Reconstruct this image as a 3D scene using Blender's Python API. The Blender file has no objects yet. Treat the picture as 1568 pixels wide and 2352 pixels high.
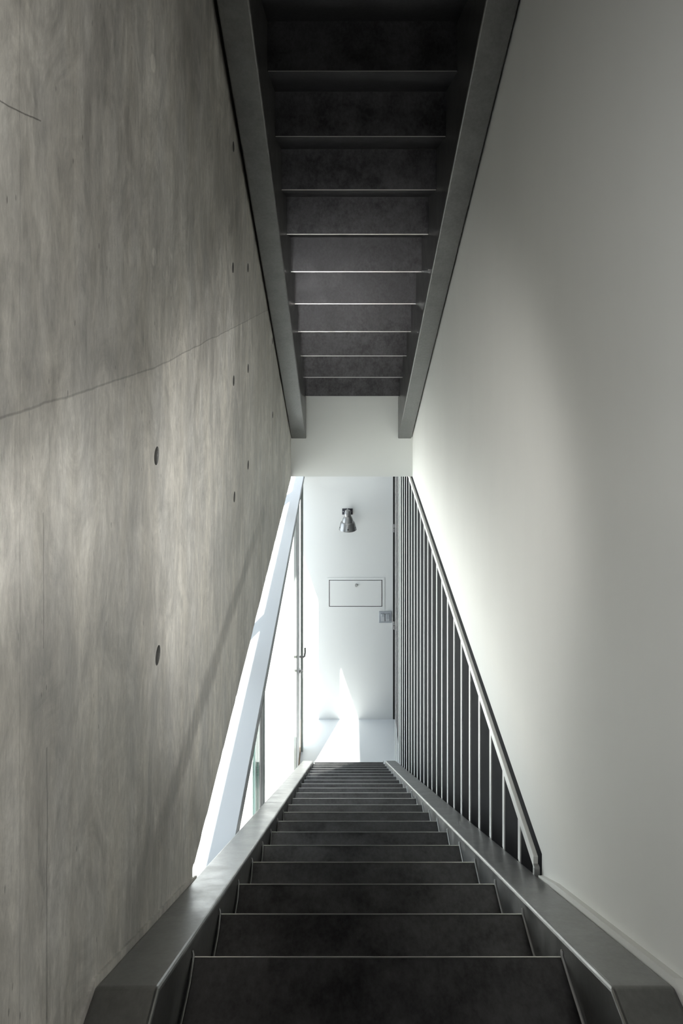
import bpy, bmesh, math, random
from mathutils import Vector, Matrix
random.seed(7)
S = bpy.context.scene
C = S.collection
F = 1568.0
# ------------------------------------------------------------------ materials
def nmat(name):
    m = bpy.data.materials.new(name); m.use_nodes = True
    nt = m.node_tree; b = nt.nodes['Principled BSDF']
    return m, nt, b
def N(nt, t, **kw):
    n = nt.nodes.new(t)
    for k, v in kw.items():
        if k in n.inputs: n.inputs[k].default_value = v
        else: setattr(n, k, v)
    return n
def L(nt, a, b): nt.links.new(a, b)
def mathn(nt, op, a=None, b=None, c=None, clamp=False):
    n = nt.nodes.new('ShaderNodeMath'); n.operation = op; n.use_clamp = clamp
    for i, v in enumerate((a, b, c)):
        if v is None: continue
        if isinstance(v, (int, float)): n.inputs[i].default_value = v
        else: nt.links.new(v, n.inputs[i])
    return n.outputs[0]
def simple(name, col, rough=.5, metal=0., spec=.5, noise=0., scale=(8,8,8), bump=0., rvar=0.):
    m, nt, b = nmat(name)
    b.inputs['Base Color'].default_value = (*col, 1)
    b.inputs['Roughness'].default_value = rough
    b.inputs['Metallic'].default_value = metal
    b.inputs['Specular IOR Level'].default_value = spec
    if noise or bump or rvar:
        g = nt.nodes.new('ShaderNodeNewGeometry')
        mp = nt.nodes.new('ShaderNodeMapping'); mp.inputs['Scale'].default_value = scale
        L(nt, g.outputs['Position'], mp.inputs['Vector'])
        no = N(nt, 'ShaderNodeTexNoise', Scale=1., Detail=6., Roughness=.6)
        L(nt, mp.outputs[0], no.inputs['Vector'])
        if noise:
            r = nt.nodes.new('ShaderNodeMapRange')
            r.inputs['From Min'].default_value = .3; r.inputs['From Max'].default_value = .7
            r.inputs['To Min'].default_value = 1-noise; r.inputs['To Max'].default_value = 1+noise
            L(nt, no.outputs['Fac'], r.inputs['Value'])
            mx = nt.nodes.new('ShaderNodeVectorMath'); mx.operation = 'SCALE'
            mx.inputs[0].default_value = col; L(nt, r.outputs[0], mx.inputs['Scale'])
            L(nt, mx.outputs[0], b.inputs['Base Color'])
        if rvar:
            r = nt.nodes.new('ShaderNodeMapRange')
            r.inputs['From Min'].default_value = .3; r.inputs['From Max'].default_value = .7
            r.inputs['To Min'].default_value = rough-rvar; r.inputs['To Max'].default_value = rough+rvar
            L(nt, no.outputs['Fac'], r.inputs['Value']); L(nt, r.outputs[0], b.inputs['Roughness'])
        if bump:
            bp = N(nt, 'ShaderNodeBump', Strength=bump, Distance=.002)
            L(nt, no.outputs['Fac'], bp.inputs['Height']); L(nt, bp.outputs[0], b.inputs['Normal'])
    return m

def concrete():
    m, nt, b = nmat('board_cast_concrete')
    g = nt.nodes.new('ShaderNodeNewGeometry')
    sep = nt.nodes.new('ShaderNodeSeparateXYZ'); L(nt, g.outputs['Position'], sep.inputs[0])
    Y, Z = sep.outputs[1], sep.outputs[2]
    def noise(sc, scale=1., detail=6., rough=.6, rot=0., dist=0.):
        mp = nt.nodes.new('ShaderNodeMapping'); mp.inputs['Scale'].default_value = sc
        mp.inputs['Rotation'].default_value = (rot, 0, 0)
        L(nt, g.outputs['Position'], mp.inputs['Vector'])
        n = N(nt, 'ShaderNodeTexNoise', Scale=scale, Detail=detail, Roughness=rough, Distortion=dist)
        L(nt, mp.outputs[0], n.inputs['Vector']); return n.outputs['Fac']
    def rng(v, a, c, lo, hi, clamp=True):
        r = nt.nodes.new('ShaderNodeMapRange'); r.clamp = clamp
        for k, x in zip(('From Min','From Max','To Min','To Max'), (a, c, lo, hi)): r.inputs[k].default_value = x
        L(nt, v, r.inputs['Value']); return r.outputs[0]
    big = noise((1,1.1,.8), 1.7, 4., .55, dist=.4)          # cloudy panels
    mid = noise((1,3.0,1.7), 2.9, 12., .72, dist=1.6)        # blotches
    strk = noise((1,24,4.2), 1.0, 9., .74, dist=.9)                # vertical streaks
    fine = noise((1,120,38), 1.0, 6., .75, dist=.6)                # fine vertical grain
    trow = noise((1,50,9), 1., 6., .75, rot=.5, dist=.8)             # slanted trowel marks
    v = rng(big, .3, .7, .72, 1.26)
    v = mathn(nt, 'MULTIPLY', v, rng(mid, .32, .68, .70, 1.28))
    v = mathn(nt, 'MULTIPLY', v, rng(strk, .28, .72, .86, 1.13))
    v = mathn(nt, 'MULTIPLY', v, rng(fine, .28, .72, .84, 1.16))
    v = mathn(nt, 'MULTIPLY', v, rng(trow, .3, .7, .89, 1.12))
    # pits
    vo = N(nt, 'ShaderNodeTexVoronoi', Scale=1.)
    mp = nt.nodes.new('ShaderNodeMapping'); mp.inputs['Scale'].default_value = (40,60,22)
    L(nt, g.outputs['Position'], mp.inputs['Vector']); L(nt, mp.outputs[0], vo.inputs['Vector'])
    pitm = rng(noise((1,3,3), 3., 2., .5), .52, .62, 0, 1)
    pit = mathn(nt, 'MULTIPLY', rng(vo.outputs['Distance'], .07, .12, 1, 0), pitm)
    v = mathn(nt, 'MULTIPLY', v, rng(pit, 0, 1, 1, .55))
    # formwork joints
    wob = rng(noise((1,9,9), 1., 4., .6), .3, .7, -.002, .002)
    Yw = mathn(nt, 'ADD', Y, wob); Zw = mathn(nt, 'ADD', Z, wob)
    def line(co, at, w, dark, other=None, lo=None, hi=None):
        d = mathn(nt, 'ABSOLUTE', mathn(nt, 'SUBTRACT', co, at))
        k = rng(d, w*.3, w, 1, 0)
        if other is not None:
            k = mathn(nt, 'MULTIPLY', k, mathn(nt, 'MULTIPLY', mathn(nt,'GREATER_THAN', other, lo), mathn(nt,'LESS_THAN', other, hi)))
        return rng(k, 0, 1, 1, dark)
    drift = mathn(nt, 'MULTIPLY', mathn(nt, 'MAXIMUM', mathn(nt, 'SUBTRACT', 1.35, Y), 0.), .05)
    Zj = mathn(nt, 'SUBTRACT', Zw, drift)
    # darker soft-edged band along a lift line lower down
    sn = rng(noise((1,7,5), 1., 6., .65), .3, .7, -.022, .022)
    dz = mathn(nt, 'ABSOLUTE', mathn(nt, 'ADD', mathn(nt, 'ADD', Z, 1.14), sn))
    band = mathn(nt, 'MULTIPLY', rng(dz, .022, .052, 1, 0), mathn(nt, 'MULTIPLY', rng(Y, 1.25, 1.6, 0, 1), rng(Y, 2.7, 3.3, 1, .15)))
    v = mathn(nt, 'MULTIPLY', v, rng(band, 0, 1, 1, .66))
    for l in (line(Zj, -.19, .0024, .68), line(Yw, 2.53, .004, 1.28, Z, -1.12, -.19), line(Yw, 2.545, .004, .72, Z, -1.12, -.19),
              line(Yw, 2.88, .005, .6, Z, -1.6, -.98), line(Yw, .852, .0022, .66, Z, -.47, -.30),
              line(Yw, .862, .0024, .6, Z, -.95, -.60), line(Zw, .187, .0014, .4, Y, -2, .845),
              line(Yw, .79, .0016, .8, Z, -3, 4)):
        v = mathn(nt, 'MULTIPLY', v, l)
    # panel above the joint was cast slightly darker than the one below
    up = rng(Zj, -.192, -.188, 1.05, .94)
    v = mathn(nt, 'MULTIPLY', v, up)
    # filled tie hole patches
    for (py, pz) in ((1.346,.412),(1.352,.03)):
        dy = mathn(nt, 'MULTIPLY', mathn(nt, 'SUBTRACT', Y, py), 1.)
        dz = mathn(nt, 'SUBTRACT', Z, pz)
        rr = mathn(nt, 'SQRT', mathn(nt, 'ADD', mathn(nt,'MULTIPLY',dy,dy), mathn(nt,'MULTIPLY',dz,dz)))
        v = mathn(nt, 'MULTIPLY', v, rng(rr, .016, .02, 1.3, 1))
    warm = noise((1,4,1.1), 2.6, 4., .6)
    mixc = nt.nodes.new('ShaderNodeMix'); mixc.data_type = 'RGBA'
    mixc.inputs[6].default_value = (.50,.485,.455,1); mixc.inputs[7].default_value = (.525,.50,.452,1)
    L(nt, rng(warm, .35, .65, 0, 1), mixc.inputs[0])
    sc = nt.nodes.new('ShaderNodeVectorMath'); sc.operation = 'SCALE'
    L(nt, mixc.outputs[2], sc.inputs[0]); L(nt, v, sc.inputs['Scale'])
    L(nt, sc.outputs[0], b.inputs['Base Color'])
    b.inputs['Roughness'].default_value = .55; b.inputs['Specular IOR Level'].default_value = .45
    L(nt, rng(mid, .3, .7, .42, .68), b.inputs['Roughness'])
    h = mathn(nt, 'ADD', mathn(nt, 'MULTIPLY', strk, .5), mathn(nt, 'MULTIPLY', trow, .5))
    h = mathn(nt, 'SUBTRACT', h, mathn(nt, 'MULTIPLY', pit, .8))
    bp = N(nt, 'ShaderNodeBump', Strength=.35, Distance=.0025)
    L(nt, h, bp.inputs['Height']); L(nt, bp.outputs[0], b.inputs['Normal'])
    return m

def steel(name, col, rough, metal, wear=.25, spec=.5):
    m, nt, b = nmat(name)
    g = nt.nodes.new('ShaderNodeNewGeometry')
    def noise(sc, det, r):
        mp = nt.nodes.new('ShaderNodeMapping'); mp.inputs['Scale'].default_value = sc
        L(nt, g.outputs['Position'], mp.inputs['Vector'])
        n = N(nt, 'ShaderNodeTexNoise', Scale=1., Detail=det, Roughness=r)
        L(nt, mp.outputs[0], n.inputs['Vector']); return n.outputs['Fac']
    a = noise((9,9,9), 8., .7); c = noise((90,60,60), 5., .7)
    s = mathn(nt, 'ADD', mathn(nt,'MULTIPLY',a,.65), mathn(nt,'MULTIPLY',c,.35))
    r = nt.nodes.new('ShaderNodeMapRange')
    for k, x in zip(('From Min','From Max','To Min','To Max'), (.38,.62,1-wear,1+wear)): r.inputs[k].default_value = x
    L(nt, s, r.inputs['Value'])
    sc = nt.nodes.new('ShaderNodeVectorMath'); sc.operation='SCALE'; sc.inputs[0].default_value = col
    L(nt, r.outputs[0], sc.inputs['Scale']); L(nt, sc.outputs[0], b.inputs['Base Color'])
    r2 = nt.nodes.new('ShaderNodeMapRange')
    for k, x in zip(('From Min','From Max','To Min','To Max'), (.35,.65,rough-.07,rough+.09)): r2.inputs[k].default_value = x
    L(nt, a, r2.inputs['Value']); L(nt, r2.outputs[0], b.inputs['Roughness'])
    b.inputs['Metallic'].default_value = metal; b.inputs['Specular IOR Level'].default_value = spec
    bp = N(nt, 'ShaderNodeBump', Strength=.08, Distance=.001)
    L(nt, c, bp.inputs['Height']); L(nt, bp.outputs[0], b.inputs['Normal'])
    return m

def glass(name, tint):
    m = bpy.data.materials.new(name); m.use_nodes = True; nt = m.node_tree; nt.nodes.clear()
    out = nt.nodes.new('ShaderNodeOutputMaterial')
    tr = nt.nodes.new('ShaderNodeBsdfTransparent'); tr.inputs[0].default_value = (*tint, 1)
    gl = nt.nodes.new('ShaderNodeBsdfGlossy'); gl.inputs['Roughness'].default_value = .02
    fr = nt.nodes.new('ShaderNodeFresnel'); fr.inputs['IOR'].default_value = 1.35
    mx = nt.nodes.new('ShaderNodeMixShader')
    sc = mathn(nt, 'MULTIPLY', fr.outputs[0], .45, clamp=True)
    L(nt, sc, mx.inputs[0]); L(nt, tr.outputs[0], mx.inputs[1]); L(nt, gl.outputs[0], mx.inputs[2])
    L(nt, mx.outputs[0], out.inputs[0]); return m

M = dict(
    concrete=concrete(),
    header=simple('pale_grey_plaster', (.60,.61,.585), .6),
    plaster=simple('warm_white_plaster', (.80,.80,.765), .62, noise=.02, scale=(3,3,1.2), bump=.05),
    white=simple('white_paint', (.80,.81,.82), .5),
    whitewall=simple('white_lobby_wall', (.67,.68,.68), .42, bump=.06, scale=(30,30,30)),
    floorw=simple('white_resin_floor', (.68,.70,.72), .35),
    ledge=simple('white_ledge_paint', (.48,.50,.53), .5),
    hole_lining=simple('dark_tie_hole_lining', (.10,.10,.095), .9),  # darker colour for the inside faces of the tie holes
    steel=steel('dark_mill_steel', (.064,.063,.066), .38, .85, .42),
    beam=steel('grey_steel_section', (.20,.20,.196), .38, .85, .18),
    bright=simple('bare_bright_steel', (.62,.62,.60), .28, .9),
    weld=simple('pale_weld', (.38,.38,.37), .5, .3),
    bar=simple('pale_grey_bar_paint', (.74,.74,.71), .38),
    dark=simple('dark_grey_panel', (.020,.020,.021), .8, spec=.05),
    gap=simple('black_gap', (.01,.01,.01), .8),
    frame=simple('grey_green_frame', (.30,.33,.31), .4, .1),
    frame2=simple('dark_grey_gasket', (.07,.075,.07), .5),
    glass=glass('clear_glass', (.95,.975,.96)),
    gedge=simple('green_glass_edge', (.36,.50,.45), .2),
    chrome=simple('chrome', (.75,.75,.76), .15, 1.),
    alu=simple('brushed_aluminium', (.30,.30,.30), .34, .8),
    bracket=simple('black_bracket', (.035,.035,.045), .4, .3),
    switch=simple('grey_switch_plastic', (.34,.36,.39), .4),
    switchd=simple('dark_switch_gap', (.13,.14,.16), .4),
    switchl=simple('light_switch_rocker', (.45,.47,.49), .35),
    rust=simple('brown_gritty_strip', (.30,.22,.15), .9, noise=.6, scale=(150,150,150), bump=.5),
    paving=simple('white_paving', (.42,.42,.42), .8, noise=.03),
    upfloor=simple('upper_floor_steel', (.045,.045,.045), .5, .3),
)
# ------------------------------------------------------------------ mesh helpers
def box(bm, x0, x1, y0, y1, z0, z1):
    vs = [bm.verts.new(p) for p in ((x0,y0,z0),(x1,y0,z0),(x1,y1,z0),(x0,y1,z0),(x0,y0,z1),(x1,y0,z1),(x1,y1,z1),(x0,y1,z1))]
    for f in ((0,3,2,1),(4,5,6,7),(0,1,5,4),(1,2,6,5),(2,3,7,6),(3,0,4,7)): bm.faces.new([vs[i] for i in f])
def prism(bm, prof, x0, x1):              # profile in (y,z), extruded along x
    a = [bm.verts.new((x0,y,z)) for y, z in prof]; b = [bm.verts.new((x1,y,z)) for y, z in prof]
    n = len(prof)
    bm.faces.new(a); bm.faces.new(b[::-1])
    for i in range(n): bm.faces.new([a[i], b[i], b[(i+1)%n], a[(i+1)%n]][::-1])
def cyl(bm, p0, p1, r0, r1=None, n=12):
    r1 = r0 if r1 is None else r1
    p0, p1 = Vector(p0), Vector(p1); d = (p1-p0).normalized()
    u = d.orthogonal().normalized(); w = d.cross(u)
    A, B = [], []
    for i in range(n):
        t = 2*math.pi*i/n; o = u*math.cos(t)+w*math.sin(t)
        A.append(bm.verts.new(p0+o*r0)); B.append(bm.verts.new(p1+o*r1))
    bm.faces.new(A[::-1]); bm.faces.new(B)
    for i in range(n): bm.faces.new([A[i], A[(i+1)%n], B[(i+1)%n], B[i]])
def tube(bm, pts, r, n=10):
    pts = [Vector(p) for p in pts]; rings = []
    for k, p in enumerate(pts):
        d = (pts[min(k+1,len(pts)-1)]-pts[max(k-1,0)]).normalized()
        u = Vector((0,0,1)).cross(d)
        if u.length < .01: u = Vector((1,0,0))
        u.normalize(); w = d.cross(u)
        rings.append([bm.verts.new(p+(u*math.cos(2*math.pi*i/n)+w*math.sin(2*math.pi*i/n))*r) for i in range(n)])
    bm.faces.new(rings[0][::-1]); bm.faces.new(rings[-1])
    for a, b in zip(rings, rings[1:]):
        for i in range(n): bm.faces.new([a[i], a[(i+1)%n], b[(i+1)%n], b[i]])
def lathe(bm, prof, cx, cy, n=40, closed=False):   # (r,z)
    rings = [[bm.verts.new((cx+r*math.cos(2*math.pi*i/n), cy+r*math.sin(2*math.pi*i/n), z)) for i in range(n)] for r, z in prof]
    for a, b in zip(rings, rings[1:]):
        for i in range(n): bm.faces.new([a[i], a[(i+1)%n], b[(i+1)%n], b[i]])
    if closed: bm.faces.new(rings[0]); bm.faces.new(rings[-1][::-1])
def wloc(o):
    v = Vector(o.location)
    while o.parent: o = o.parent; v += Vector(o.location)
    return v
def obj(name, bm, mat, parent=None, bevel=0, smooth=False, seg=2, at=None):
    """mesh given in world coordinates; linked as ONE object"""
    me = bpy.data.meshes.new(name)
    bmesh.ops.recalc_face_normals(bm, faces=bm.faces)
    org = Vector(at) if at else Vector((0,0,0))
    if parent is not None and at is None: org = wloc(parent)
    bmesh.ops.translate(bm, verts=bm.verts, vec=-org)
    bm.to_mesh(me); bm.free()
    me.materials.append(mat)
    if smooth:
        for p in me.polygons: p.use_smooth = True
    o = bpy.data.objects.new(name, me); C.objects.link(o)
    if parent is not None:
        o.parent = parent; o.location = org - wloc(parent)
    else: o.location = org
    if bevel:
        md = o.modifiers.new('bevel', 'BEVEL'); md.width = bevel; md.segments = seg; md.limit_method = 'ANGLE'; md.angle_limit = math.radians(30)
    return o
def B(name, mat, parent, *bounds, bevel=0, at=None):
    bm = bmesh.new(); box(bm, *bounds); return obj(name, bm, mat, parent, bevel, at=at)
def thing(name, loc, label, cat, group=None):
    o = bpy.data.objects.new(name, None); C.objects.link(o); o.location = loc; o.empty_display_size = .1
    tag(o, label, cat, group); return o
def tag(o, label, cat, group=None):
    o['label'] = label; o['category'] = cat
    if group: o['group'] = group
    return o
def struct(o, label=None):
    o['kind'] = 'structure'
    if label: o['label'] = label
    return o

# ------------------------------------------------------------------ key dimensions (camera at the origin, looking along +Y)
T = 1023/F                # pitch of both flights (rise over going)
G = .27; R = G*T
XL, XR = -.373, .509      # wall faces
HB = -1.485               # underside of slab and of both upper walls
YH = 4.96                 # face of slab edge
FL = -4.94                # lobby floor
YB = 7.54                 # lobby end wall
# ------------------------------------------------------------------ setting
def make_concrete_wall():
    bm = bmesh.new()
    # inner face is subdivided so that its lower arris can be slightly broken
    box(bm, XL-.327, XL, -2.6, YH+2.58, HB, 4.3)
    o = obj('wall_left', bm, M['concrete'])
    # low part of the wall near the camera, below the slab line
    cut = bmesh.new()
    for y, z in ((1.372,-.369),(1.381,-.775),(2.345,-.373),(2.36,-.777),(2.705,-.382),(2.705,-.764),(3.66,-.765),(3.65,-.368),(2.33,.015),(2.70,.017),(2.34,.43),(3.66,.02)):
        cyl(cut, (XL-.03,y,z), (XL+.02,y,z), .0165, .0195, 24)
    me = bpy.data.meshes.new('c'); me.materials.append(M['concrete']); me.materials.append(M['hole_lining']); o.data.materials.append(M['hole_lining'])
    for f in cut.faces: f.material_index = 1
    bmesh.ops.recalc_face_normals(cut, faces=cut.faces); cut.to_mesh(me); cut.free(); co = bpy.data.objects.new('c', me); C.objects.link(co)
    md = o.modifiers.new('b', 'BOOLEAN'); md.object = co; md.operation = 'DIFFERENCE'; md.solver = 'EXACT'
    dg = bpy.context.evaluated_depsgraph_get()
    nm = bpy.data.meshes.new_from_object(o.evaluated_get(dg)); o.modifiers.clear(); o.data = nm
    bpy.data.objects.remove(co); bpy.data.meshes.remove(me)
    return o
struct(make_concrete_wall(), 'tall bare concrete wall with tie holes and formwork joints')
# ragged arris along the foot of the concrete
bm = bmesh.new(); y = 1.72; prev = None
rnd = random.Random(3); vals = []
while y < YH: vals.append((y, HB-.004-rnd.random()*.007)); y += .02+rnd.random()*.03
vals.append((YH, HB-.004))
top = [(bm.verts.new((XL,a,HB+.001)), bm.verts.new((XL-.05,a,HB+.001))) for a, b in vals]
bot = [(bm.verts.new((XL,a,b)), bm.verts.new((XL-.05,a,b))) for a, b in vals]
for i in range(len(vals)-1):
    bm.faces.new([top[i][0],top[i+1][0],bot[i+1][0],bot[i][0]]); bm.faces.new([top[i][1],bot[i][1],bot[i+1][1],top[i+1][1]])
    bm.faces.new([bot[i][0],bot[i+1][0],bot[i+1][1],bot[i][1]]); bm.faces.new([top[i][0],top[i][1],top[i+1][1],top[i+1][0]])
bm.faces.new([top[0][0],bot[0][0],bot[0][1],top[0][1]]); bm.faces.new([top[-1][0],top[-1][1],bot[-1][1],bot[-1][0]])
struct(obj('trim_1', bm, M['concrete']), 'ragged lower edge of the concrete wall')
# concrete carries down beside the near end of the stair
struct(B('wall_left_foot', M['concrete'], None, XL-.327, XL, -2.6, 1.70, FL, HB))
# right: plaster upper wall
struct(B('wall_right', M['plaster'], None, XR, XR+.12, -2.6, YB+.2, HB, 4.3), 'smooth warm white plaster wall on the right')
bm = bmesh.new(); prism(bm, [(-2.6,FL),(1.742,FL),(1.742,HB),(-2.6,HB)], XR, XR+.12)
struct(obj('wall_right_foot', bm, M['plaster']))
struct(B('dark_sheet_right_lower', M['dark'], None, XR+.125, XR+.2, 1.6, YB+.2, FL, HB), 'flat dark panel behind the balusters')  # one flat dark sheet fills the view between the balusters
# slab edge + lobby ceiling
struct(B('wall_front', M['header'], None, XL, XR, YH, YH+.2, HB, -.90), 'pale slab edge at the foot of the upper flight')
struct(B('ceiling_lobby', M['white'], None, XL, XR, YH+.2, YB, HB, -.90))
struct(B('wall_back', M['whitewall'], None, -.44, XR+.2, YB, YB+.15, FL-.1, HB), 'white end wall of the bottom lobby')
struct(B('floor', M['floorw'], None, -.44, XR+.125, 1.6, YB, FL-.1, FL), 'white lobby floor')
# upper storey beyond the slab edge and behind the camera
struct(B('wall_upper_back', M['plaster'], None, XL-.3, XR+.12, YB, YB+.15, HB, 4.3))
struct(B('floor_landing', M['upfloor'], None, XL, XR, -2.6, .97-.02, -1.30, -1.066-.004), 'landing the camera stands over')
struct(B('wall_near', M['plaster'], None, XL-.33, XR+.12, -2.75, -2.6, -1.3, 4.3))
struct(B('ceiling', M['plaster'], None, XL-.33, XR+.12, -2.75, YB+.15, 4.3, 4.45))
# ------------------------------------------------------------------ staircases
# lower flight: nosing n at y = Y0 + n*G, z = -(CN + T*y)
CN = .4337; Y0 = 1.239
xi0, xi1 = -.273, .400
lo = thing('staircase', (.06, 6.64, FL), 'dark steel staircase running down to the white lobby', 'staircase')
def zs(y, c): return -c - T*y
def add_lower_stringer(x0, x1):
    c = .402; ct = .402+.44; ye = 6.25; yk = 1.02
    bm = bmesh.new()
    prism(bm, [(-2.5, zs(yk,c)), (yk, zs(yk,c)), (ye, zs(ye,c)), (ye+.12, zs(ye,c)-.08), (ye+.12, FL), (ye-.35, FL), (yk-.1, zs(yk,ct)+.05), (-2.5, zs(yk,ct)+.05)], x0, x1)
    return obj('stringer', bm, M['beam'], lo, bevel=.006, seg=3)
add_lower_stringer(XL+.003, xi0); add_lower_stringer(xi1, .496)
tm = None
for n in range(0, 21):
    y = Y0+n*G; z = -(CN+T*y)
    t = bpy.data.objects.new('tread', tm) if tm else None
    if tm is None:
        t = B('tread', M['steel'], lo, xi0, xi1, y-G-.008, y-.003, z-.008, z, at=(.06, y, z)); tm = t.data
        rr = B('riser', M['steel'], lo, xi0, xi1, y-.011, y-.003, z-R, z-.008, at=(.06, y, z)); rm = rr.data
        e = B('nosing_edge', M['bright'], t, xi0+.002, xi1-.002, y-.0024, y, z-.008, z+.0006, bevel=.0003, at=(.06, y, z)); em = e.data
        e['label'] = 'bare bright front edge'
        bm = bmesh.new(); tube(bm, [(xi1-.002,y-.001,z+.012),(xi1-.002,y-.003,z+.002),(xi1-.002,y-.05,z+.001),(xi1-.002,y-G,z+.001)], .0030, 8)
        w = obj('weld_bead', bm, M['weld'], t, smooth=True, at=(.06,y,z)); wm = w.data; w['label'] = 'pale weld bead'
        bm = bmesh.new(); tube(bm, [(xi0+.001,y-.001,z+.012),(xi0+.004,y-.002,z+.004),(xi0+.007,y-.05,z+.003),(xi0+.007,y-G,z+.003)], .0022, 8)
        w2 = obj('weld_bead', bm, M['beam'], t, smooth=True, at=(.06,y,z)); wm2 = w2.data
    else:
        C.objects.link(t); t.parent = lo; t.location = Vector((.06,y,z))-wloc(lo)
        r = bpy.data.objects.new('riser', rm); C.objects.link(r); r.parent = lo; r.location = t.location
        for me, nm, lb in ((em,'nosing_edge','bare bright front edge'),(wm,'weld_bead','pale weld bead'),(wm2,'weld_bead',None)):
            q = bpy.data.objects.new(nm, me); C.objects.link(q); q.parent = t
            if lb: q['label'] = lb

# upper flight, seen from below: riser foot corners at y = 2.407 + k*G, z = CU - T*y
CU = 2.276; YU = 2.407
up = thing('staircase', (.06, YH, -.88), 'dark steel staircase overhead, seen from underneath, ending at slab edge', 'staircase')
def add_upper_stringer(x0, x1, x0t=None, x1t=None):
    bm = bmesh.new(); c0 = 2.026; c1 = 2.486
    ys, ye = -2.4, YH
    # web slightly tapering in section where it was scribed to the wall
    prism(bm, [(ys, c0-T*ys), (ye, c0-T*ye), (ye, c1-T*ye), (ys, c1-T*ys)], x0, x1)
    for v in bm.verts:
        if abs(v.co.y-ys) < .001:
            if x0t is not None and abs(v.co.x-x0) < 1e-5: v.co.x = x0t
    return obj('stringer', bm, M['beam'], up, bevel=.005, seg=3)
add_upper_stringer(XL+.003, -.263, x0t=-.336)
add_upper_stringer(.405, .500)
ux0, ux1 = -.263, .405
um = None
for k in range(-17, 10):
    y = YU+k*G; z = CU-T*y
    # tread whose near edge meets the riser foot, running on to the next riser
    if um is None:
        t = B('tread', M['steel'], up, ux0, ux1, y+.001, y+G, z, z+.008, at=(.06,y,z)); um = t.data
        r = B('riser', M['steel'], up, ux0, ux1, y-.007, y+.001, z+.0, z+R, at=(.06,y,z)); ur = r.data
        e = B('riser_edge', M['bright'], r, ux0+.002, ux1-.002, y-.0082, y-.0068, z-.0012, z+.0028, bevel=.0004, at=(.06,y,z)); ue = e.data
        e['label'] = 'bare bright lower edge'
    else:
        if k < 9:
            t = bpy.data.objects.new('tread', um); C.objects.link(t); t.parent = up; t.location = Vector((.06,y,z))-wloc(up)
        r = bpy.data.objects.new('riser', ur); C.objects.link(r); r.parent = up; r.location = Vector((.06,y,z))-wloc(up)
        e = bpy.data.objects.new('riser_edge', ue); C.objects.link(e); e.parent = r; e['label'] = 'bare bright lower edge'

# trim strips where the lower stringers meet the walls
def trim(name, x0, x1, mat):
    bm = bmesh.new(); c = .402
    prism(bm, [(-2.5, zs(1.02,c)-.05), (-2.5, zs(1.02,c)+.010), (1.02, zs(1.02,c)+.012), (1.60, zs(1.60,c)+.012), (1.73, zs(1.73,c)+.002), (1.73, zs(1.73,c)-.05), (1.02, zs(1.02,c)-.05)], x0, x1)
    return struct(obj(name, bm, mat))
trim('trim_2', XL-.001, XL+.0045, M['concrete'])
trim('trim_3', .4965, XR+.001, M['plaster'])

# ------------------------------------------------------------------ balustrade
ba = thing('railing', (.498, 1.74, -1.54), 'pale grey steel railing of slim upright bars against dark panel', 'railing')
bm = bmesh.new(); 
box(bm, .491, .503, 1.755, YB-.9, -1.532, -1.502)
rail = obj('top_rail', bm, M['bar'], ba, bevel=.0015)
bm = bmesh.new(); box(bm, .489, .505, 1.742, 1.757, -1.556, -1.520); obj('end_weld', bm, M['weld'], ba, bevel=.004)
bm_me = None
for i in range(0, 25):
    y = 1.916+i*.1865
    zb = max(zs(y, .402), FL) - .003
    if y > 6.3: zb = FL
    bm = bmesh.new(); box(bm, .4950, .4988, y-.011, y+.011, zb, -1.530)
    b = obj('baluster', bm, M['bar'], ba, bevel=.0006)
# ------------------------------------------------------------------ left lower glazing
# deep white ledge (top of the transom box), lit by the sun on its outer half
ZL = -2.12; XI = -.402
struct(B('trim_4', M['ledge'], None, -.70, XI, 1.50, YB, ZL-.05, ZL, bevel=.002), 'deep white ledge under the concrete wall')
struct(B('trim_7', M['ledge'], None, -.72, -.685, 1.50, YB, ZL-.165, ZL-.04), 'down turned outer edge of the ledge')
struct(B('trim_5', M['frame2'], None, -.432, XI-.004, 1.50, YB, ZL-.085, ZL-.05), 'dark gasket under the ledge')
# clerestory window between concrete and ledge
def window(name, parts, label):
    o = struct(thing(name, parts, label, 'window')); del o['category']; return o
w1 = window('window_1', (-.69, 4.5, ZL), 'clerestory glazing above the white ledge')
B('window_frame', M['white'], w1, -.70, -.66, 3.59, 3.69, ZL, HB)
B('window_frame', M['white'], w1, -.70, -.66, 5.86, 6.06, ZL, HB)
B('window_pane', M['glass'], w1, -.694, -.688, 1.7, 3.59, ZL, HB)
B('window_pane', M['glass'], w1, -.694, -.688, 3.69, 5.86, ZL, HB)
B('window_pane', M['glass'], w1, -.694, -.688, 6.06, YB, ZL, HB)
XG = -.436
w2 = window('window_2', (XG, 4.5, FL), 'tall fixed glazing beside the lower stair')
B('window_pane', M['glass'], w2, XG-.003, XG+.003, 1.72, 3.36, FL, ZL-.05)
B('window_pane', M['glass'], w2, XG-.003, XG+.003, 3.80, 6.48, FL, ZL-.05)
for y0, y1, mt in ((3.36,3.40,'gedge'),(3.50,3.535,'gedge'),(3.60,3.62,'frame2'),(3.40,3.50,'glass')):
    B('glass_fin' if mt != 'frame2' else 'gasket', M[mt], w2, XG-.006, XG+.008, y0, y1, FL, ZL-.05)
B('window_frame', M['white'], w2, XG-.03, XG+.006, 3.62, 3.80, FL, ZL-.05)
B('gasket', M['frame'], w2, XG-.0, XG+.009, 3.72, 3.735, FL, ZL-.05)
B('window_frame', M['frame2'], w2, XG-.025, XG+.001, 6.48, 6.56, FL, ZL-.05)
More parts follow.
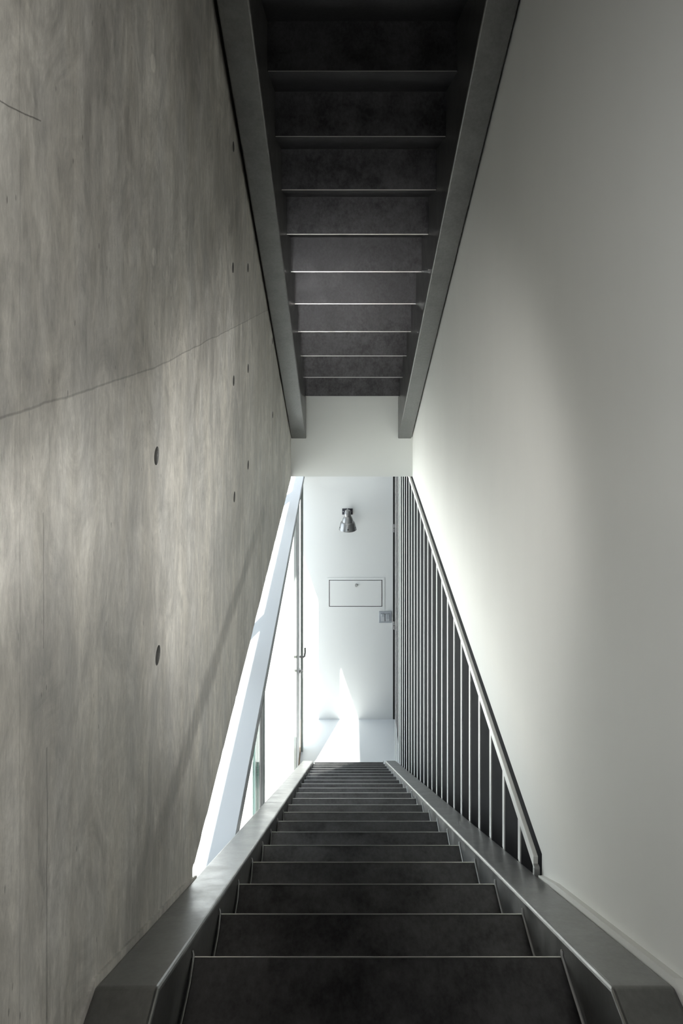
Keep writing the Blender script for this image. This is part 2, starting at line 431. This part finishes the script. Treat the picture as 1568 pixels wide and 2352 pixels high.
# glazed door with broad white stile
d1 = struct(thing('door_1', (XG, 6.8, FL), 'white framed glazed entrance door at the bottom left', 'door')); del d1['category']
B('door_stile', M['white'], d1, XG-.03, XG-.004, 6.56, 7.03, FL+.01, ZL-.05, bevel=.002)
B('door_frame', M['frame'], d1, XG+.006, XG+.030, 7.03, 7.09, FL, ZL-.05)
B('door_pane', M['glass'], d1, XG-.003, XG+.003, 7.09, YB, FL, ZL-.05)
bm = bmesh.new(); hy = 6.80; hz = -3.83
tube(bm, [(XG+.01,hy,hz),(XG+.045,hy,hz-.005),(XG+.058,hy+.01,hz-.002),(XG+.063,hy+.04,hz+.02),(XG+.062,hy+.05,hz+.06)], .010, 12)
obj('door_handle', bm, M['weld'], d1, smooth=True)
bm = bmesh.new(); cyl(bm, (XG+.01,hy,hz-.14), (XG+.02,hy,hz-.14), .026, .024, 20); k = obj('keyhole_rose', bm, M['chrome'], d1)
bm = bmesh.new(); box(bm, XG+.02, XG+.045, hy-.003, hy+.003, hz-.15, hz-.13); box(bm, XG+.034, XG+.038, hy-.012, hy+.012, hz-.215, hz-.15)
tag(obj('key', bm, M['alu']), 'small key hanging in the lock below the door lever', 'key')
# threshold
bm = bmesh.new(); box(bm, -.475, -.428, 6.3, YB-.005, FL-.02, FL+.004)
struct(obj('trim_6', bm, M['rust']), 'brown gritty threshold strip')
# dark door edge + hinges at the right of the end wall
d2 = struct(thing('door_2', (.6, 7.2, FL), 'dark door leaf at the right of the end wall', 'door')); del d2['category']
B('door_leaf', M['dark'], d2, .585, .625, 6.60, YB-.004, FL+.01, HB-.01)
B('door_edge', M['frame'], d2, .574, .585, 6.85, 6.98, FL+.01, HB-.01)
B('door_gap', M['gap'], d2, .558, .582, YB-.014, YB-.002, FL+.01, HB-.01)
for z in (-2.815, -3.885):
    bm = bmesh.new(); cyl(bm, (.572,YB-.03,z-.045), (.572,YB-.03,z-.003), .009, n=14); cyl(bm, (.572,YB-.03,z+.003), (.572,YB-.03,z+.045), .009, n=14)
    obj('hinge', bm, M['chrome'], d2, smooth=False)
# ------------------------------------------------------------------ lobby wall objects
PX = F/YB
def wx(px): return (px-786)/PX
def wz(py): return -(py-625)/PX
# meter cupboard
pn = thing('access_panel', (wx(817), YB, wz(1397)), 'white flush access panel with a round lock in the end wall', 'access panel')
x0, x1, z0, z1 = wx(751.5), wx(883), wz(1397.5), wz(1326.5)
ix0, ix1, iz0, iz1 = wx(755.3), wx(877.6), wz(1393), wz(1331.5)
bm = bmesh.new()
box(bm, x0, ix0, YB-.004, YB, z0, z1); box(bm, ix1, x1, YB-.004, YB, z0, z1)
box(bm, ix0, ix1, YB-.004, YB, z0, iz0); box(bm, ix0, ix1, YB-.004, YB, iz1, z1)
obj('frame', bm, M['whitewall'], pn)
B('recess', M['gap'], pn, ix0, ix1, YB-.0012, YB-.0002, iz0, iz1)
pd = B('panel_door', M['whitewall'], pn, ix0+.008, ix1-.008, YB-.006, YB-.0014, iz0+.008, iz1-.006, bevel=.001)
bm = bmesh.new(); cyl(bm, (wx(818),YB-.006,wz(1343.5)), (wx(818),YB-.020,wz(1343.5)), .018, .015, 24)
lk = obj('lock', bm, M['weld'], pd); 
# light switch
sw = thing('light_switch', (wx(884.5), YB, wz(1430)), 'square grey double light switch below the access panel', 'light switch')
B('plate', M['switch'], sw, wx(870), wx(899), YB-.010, YB, wz(1430), wz(1403.5), bevel=.003)
B('inset', M['switchd'], sw, wx(874), wx(895), YB-.0105, YB-.010, wz(1426), wz(1408.5))
for a, b, zt in ((874.5,883,1415),(885,894.5,1420)):
    r = B('rocker', M['switchl'], sw, wx(a), wx(b), YB-.015, YB-.0105, wz(1425.5), wz(1409), bevel=.002)
    B('rocker_mark', M['switch'], r, wx(a+1), wx(b-1), YB-.0165, YB-.015, wz(zt), wz(1410), bevel=.001)
# wall lamp
lx, ly = wx(798), 7.39
lp = thing('wall_lamp', (lx, YB, wz(1181)), 'brushed metal bell shade wall lamp high on the white end wall', 'wall lamp')
bm = bmesh.new()
box(bm, wx(785.5), wx(796.6), YB-.006, YB, wz(1181.5), wz(1168)); box(bm, wx(798.6), wx(809.5), YB-.006, YB, wz(1181.5), wz(1168))
box(bm, wx(785.5), wx(809.5), YB-.003, YB, wz(1181.5), wz(1176))
br = obj('bracket', bm, M['bracket'], lp)
for px in (788, 807):
    bm = bmesh.new(); cyl(bm, (wx(px),YB-.006,wz(1174.5)), (wx(px),YB-.010,wz(1174.5)), .007, .005, 12); obj('screw', bm, M['chrome'], br)
bm = bmesh.new(); cyl(bm, (lx,YB-.004,-2.645), (lx,ly+.02,-2.625), .010, n=12); obj('arm', bm, M['alu'], lp, smooth=False)
bm = bmesh.new(); lathe(bm, [(.001,-2.578),(.024,-2.578),(.030,-2.584),(.031,-2.597),(.035,-2.600),(.0365,-2.640),(.034,-2.643)], lx, ly, 40)
obj('lamp_holder', bm, M['alu'], lp, smooth=True)
bm = bmesh.new()
lathe(bm, [(.034,-2.640),(.042,-2.648),(.050,-2.660),(.056,-2.676),(.060,-2.694),(.0605,-2.700),(.0605,-2.7005),(.070,-2.7015),(.0705,-2.702),(.080,-2.716),(.086,-2.745),(.090,-2.768),(.094,-2.778),(.096,-2.783),(.093,-2.783),(.087,-2.768),(.083,-2.745),(.076,-2.722),(.066,-2.707),(.056,-2.697),(.050,-2.67),(.034,-2.646)], lx, ly, 48)
sh = obj('lamp_shade', bm, M['alu'], lp, smooth=True)
for a in (-88, -15, -165):
    a = math.radians(a); bm = bmesh.new()
    cyl(bm, (lx+.084*math.cos(a), ly+.084*math.sin(a), -2.757), (lx+.0905*math.cos(a), ly+.0905*math.sin(a), -2.757), .0075, n=14)
    obj('vent_hole', bm, M['bracket'], sh)
# ------------------------------------------------------------------ outside
struct(B('ground', M['paving'], None, -16, -.475, -6, 22, FL-.12, FL-.02), 'white paving outside')
struct(B('facade', M['paving'], None, -16, -4.5, 22, 22.3, FL-.1, 1.5), 'white building outside')

# ------------------------------------------------------------------ camera
cam = bpy.data.cameras.new('camera'); co = bpy.data.objects.new('camera', cam); C.objects.link(co)
co.rotation_euler = (math.radians(90), 0, 0)
cam.sensor_fit = 'VERTICAL'; cam.sensor_height = 36; cam.lens = 24
cam.shift_y = -(1176-625)/2352; cam.shift_x = -(786-784)/2352
cam.clip_start = .02
S.camera = co
# ------------------------------------------------------------------ light
sun = bpy.data.lights.new('sun', 'SUN'); so = bpy.data.objects.new('sun', sun); C.objects.link(so)
so.rotation_euler = Vector((.39,1,-1.17)).to_track_quat('-Z','Y').to_euler()
sun.energy = 9; sun.angle = math.radians(.6); sun.color = (1,.955,.90)
w = bpy.data.worlds.new('world'); S.world = w; w.use_nodes = True
bg = w.node_tree.nodes['Background']; bg.inputs[0].default_value = (.80,.88,1,1); bg.inputs[1].default_value = .8
def area(name, loc, target, sx, sy, e, col=(1,1,1)):
    l = bpy.data.lights.new(name, 'AREA'); l.shape = 'RECTANGLE'; l.size = sx; l.size_y = sy; l.energy = e; l.color = col
    o = bpy.data.objects.new(name, l); C.objects.link(o); o.location = loc
    o.rotation_euler = (Vector(target)-Vector(loc)).to_track_quat('-Z','Y').to_euler(); return o
def spot(loc, target, energy, size, soft=.10, col=(1,.99,.96)):  # fill spots added out of frame to brighten the side walls
    l = bpy.data.lights.new('fill_spot', 'SPOT'); l.energy = energy; l.spot_size = math.radians(size); l.spot_blend = 1.
    l.shadow_soft_size = soft; l.color = col
    o = bpy.data.objects.new('fill_spot', l); C.objects.link(o); o.location = loc
    o.rotation_euler = (Vector(target)-o.location).to_track_quat('-Z','Y').to_euler()
spot((.46,.80,-.20), (-.37,2.4,-.86), 12.5, 70)
spot((-.335,.62,-.25), (.509,3.9,-1.15), 16, 66)
spot((.46,.10,.0), (-.37,1.0,-.25), 4.2, 125, col=(1,.98,.93))
spot((-.33,.10,-.05), (.509,1.1,-.42), 4.2, 125, col=(.93,.97,1))
S.view_settings.view_transform = 'Standard'; S.view_settings.look = 'None'; S.view_settings.gamma = 1; S.view_settings.use_curve_mapping = False
S.view_settings.exposure = 2.3
